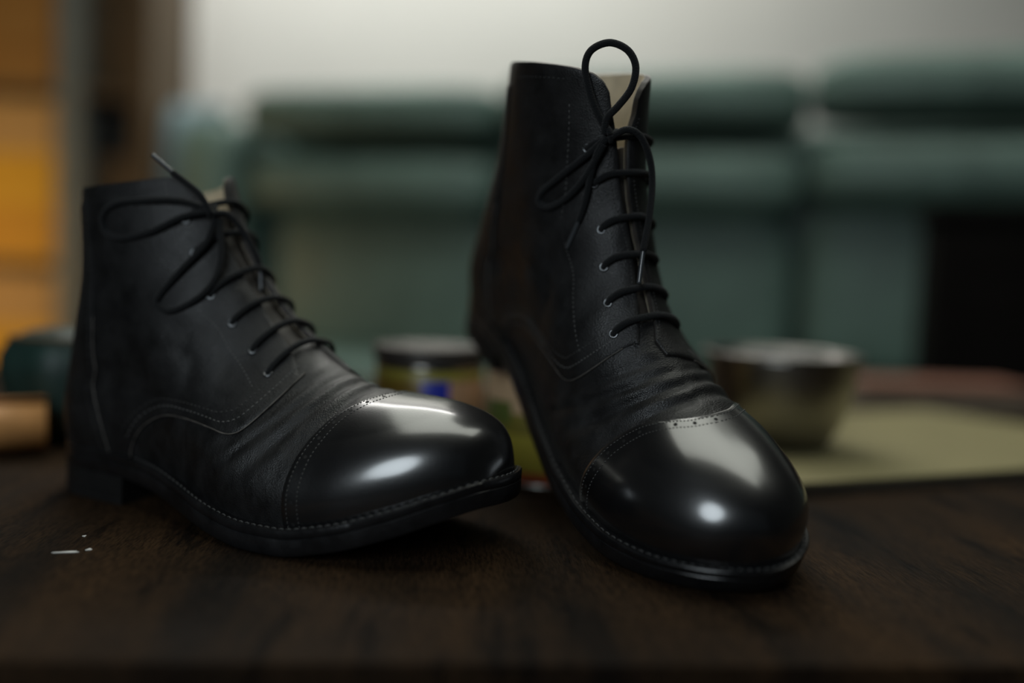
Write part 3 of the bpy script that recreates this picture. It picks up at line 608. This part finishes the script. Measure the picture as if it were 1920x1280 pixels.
tw = mesh('folded_towel', V, F, BLUE); tw.location = Vector((-76.5, 215.5, 15.0)) * U; tw.rotation_euler = (0, 0, SA); tag(tw, 'pale blue towel draped over the left end of the green sofa', 'towel')
# shelf unit with shoe boxes on the left
POST = mat('grey_steel_post', (.20, .215, .20), .5, var=.15, var_scale=12)
BROWN = mat('brown_wood', (.12, .075, .035), .6, var=.4, var_scale=10, stretch=(1, 1, .2))
sh = empty('shelf_rack', (0, 0, -TZ)); tag(sh, 'tall shelf rack with grey steel post and wooden shelves at left', 'shelf')
SY0, SY1 = 205, 227
for px, w in ((-106.5, 5.5), (-163, 5.5)):
    for yy in (SY0, SY1 - 5): box('post', px, px + w, yy, yy + 5, 0, 190, POST, sh, .3)
box('side_frame', -88, -84, SY0 - 2, SY1, 0, 190, BROWN, sh, .3)
shelf_z = [14, 54, 94, 134, 174]
for z in shelf_z: box('shelf_board', -163, -88, SY0 + 1, SY1, z - 2, z, BROWN, sh, .2)
box('back_panel', -163, -84, SY1, SY1 + 1.5, 0, 190, BROWN, sh)
CARD = {}
def carton(x0, w, z, h, kind, label, y0=206.5, d=19.5):
    c = {'amber': (.80, .38, .03), 'tan': (.66, .38, .13), 'rust': (.40, .19, .04), 'shadowed': (.085, .052, .022), 'gold': (.88, .46, .03)}[kind]
    if kind not in CARD: CARD[kind] = mat(kind + '_card', c, .7, var=.15, var_scale=12)
    e = empty('shoe_box', (x0 + w/2, y0 + d/2, z)); tag(e, label, 'box', 'shoe boxes on the rack')
    box('carton', -w/2 + .4, w/2 - .4, -d/2 + .4, d/2 - .4, 0, h - 3.2, CARD[kind], e, .15); box('lid', -w/2, w/2, -d/2, d/2, h - 4.0, h, CARD[kind], e, .2)
rows = []
kinds = ['amber', 'gold', 'tan', 'amber', 'gold', 'tan', 'rust', 'rust', 'shadowed', 'shadowed', 'rust', 'shadowed']  # upper shelf gets darker card colours in place of shade
names = ['lowest', 'second', 'third']; lv = ['bottom', 'middle', 'upper']
i = 0
for si, z in enumerate(shelf_z[:3]):
    for k in range(3):
        h = (12.6, 12.2, 12.0)[k]; kd = kinds[i % len(kinds)]; i += 1
        zz = z - TZ + sum((12.6, 12.2, 12.0)[:k])
        carton(-136, 28.5, zz, h, kd, '%s shoe box, %s in the stack on the %s shelf left of the post' % (kd, names[k], lv[si]))
        if k < 2: carton(-100.5, 12, zz, h, 'shadowed', 'dark brown box, %s in the stack on the %s shelf right of the post' % (names[k], lv[si]), 209, 17)  # boxes right of the post: shade put into their card colour
# things on the table at the left
POUCH = mat('bottle_green_leather', (.018, .05, .042), .5, var=.4, var_scale=30, bump=.3, bump_scale=200)
TANL = mat('tan_leather', (.62, .30, .10), .6, var=.3, var_scale=25, bump=.3, bump_scale=200)
pr = empty('drawstring_pouch', (-33.6, 67.0, 0)); tag(pr, 'dark green leather pouch on the table behind the left boot', 'pouch')
prof = [(0, 0), (2.6, 0), (3.4, .35), (4.0, 1.6), (4.5, 3.4), (4.85, 5.2), (4.8, 6.6), (4.2, 7.7), (3.0, 8.3), (1.6, 8.55), (0, 8.6)]
pb = lathe('bag', prof, POUCH, pr, 48)
for v in pb.data.vertices:
    a = math.atan2(v.co.y, v.co.x); r = 1 + .05 * math.sin(7 * a) * min(1, v.co.z / .05); v.co.x *= r * 1.05; v.co.y *= r * .8
V, F = torus((0, 0, 7.75), (0, 0.05, 1), 4.15, .16, 40, 8); 
for q in V: q[0] *= 1.05; q[1] *= .82
mesh('drawstring', V, F, BROWN, pr)
tr = empty('leather_roll', (-36.8, 59.8, 0), math.radians(28)); tag(tr, 'rolled tan leather piece on the table at the left edge', 'leather roll')
P = []
for k in range(120): a = k * .17; r = .35 + a * .082; P.append((r * math.cos(a), r * math.sin(a) + 2.05))
V = []; F = []; n = len(P)
for xx in (-4.5, 4.5):
    for s in (0, .16):
        for k, (px, py) in enumerate(P): rr = math.hypot(px, py - 2.05); f = (rr - s) / rr; V.append((xx, px * f, 2.05 + (py - 2.05) * f))
for k in range(n - 1):
    F.append((k, k+1, 2*n + k+1, 2*n + k)); F.append((n + k, 3*n + k, 3*n + k+1, n + k+1)); F.append((k, n + k, n + k+1, k+1)); F.append((2*n + k, 2*n + k+1, 3*n + k+1, 3*n + k))
F.append((n-1, 2*n - 1, 4*n - 1, 3*n - 1)); F.append((0, 2*n, 3*n, n)); mesh('rolled_hide', V, F, TANL, tr)
V, F = torus((0, 0, 2.05), (1, 0, 0), 2.12, .13, 36, 8); mesh('tie_cord', V, F, BROWN, tr)
# things at the right
RUST = mat('rust_leather', (.26, .115, .075), .7, var=.3, var_scale=20, bump=.3, bump_scale=120)
GREYL = mat('shaded_side_leather', (.20, .155, .115), .7, var=.3, var_scale=20, bump=.3, bump_scale=120)  # lower folds: shaded side of the hide put into the colour
fo = empty('folded_hide', (50, 105, 0), math.radians(4)); tag(fo, 'stack of rust-red leather hides with shade-toned lower folds at the far end of the table', 'leather')
for k in range(4): box('fold', -12 + k * .6, 13 - k * .7, -5.5 + .3 * k, 4.5 - .3 * k, k * .85, k * .85 + .83, RUST if k == 3 else GREYL, fo, .36, 3)
DARKW = mat('black_brown_wood', (.006, .0045, .0035), .7, spec=.12, var=.4, var_scale=9, stretch=(1, 1, .2))
cb = empty('side_cabinet', (78, 126, -TZ), math.radians(-17.5)); tag(cb, 'nearly black wooden cabinet at the right in front of the sofa', 'cabinet')
box('carcass', -18, 18, -6, 7, 5, 66, DARKW, cb, .4); box('top', -19, 19, -7, 7, 66, 68, DARKW, cb, .5)
for s in (-1, 1):
    d_ = box('door', min(s * .4, s * 17.4), max(s * .4, s * 17.4), -7.4, -6, 8, 64, DARKW, cb, .4); box('door_panel', min(s * 3.5, s * 14), max(s * 3.5, s * 14), -7.9, -7.2, 13, 56, DARKW, d_, .3)
    hd = lathe('knob', [(0, 0), (.9, 0), (.6, .8), (1.1, 1.6), (.8, 2.2), (0, 2.3)], POST, d_, 20); hd.rotation_euler = (math.pi/2, 0, 0); hd.location = Vector((s * 2.2, -7.4, 40)) * U
for xx in (-17, 14):
    for yy in (-5, 3): box('foot', xx, xx + 3, yy, yy + 3, 0, 5, DARKW, cb, .3)
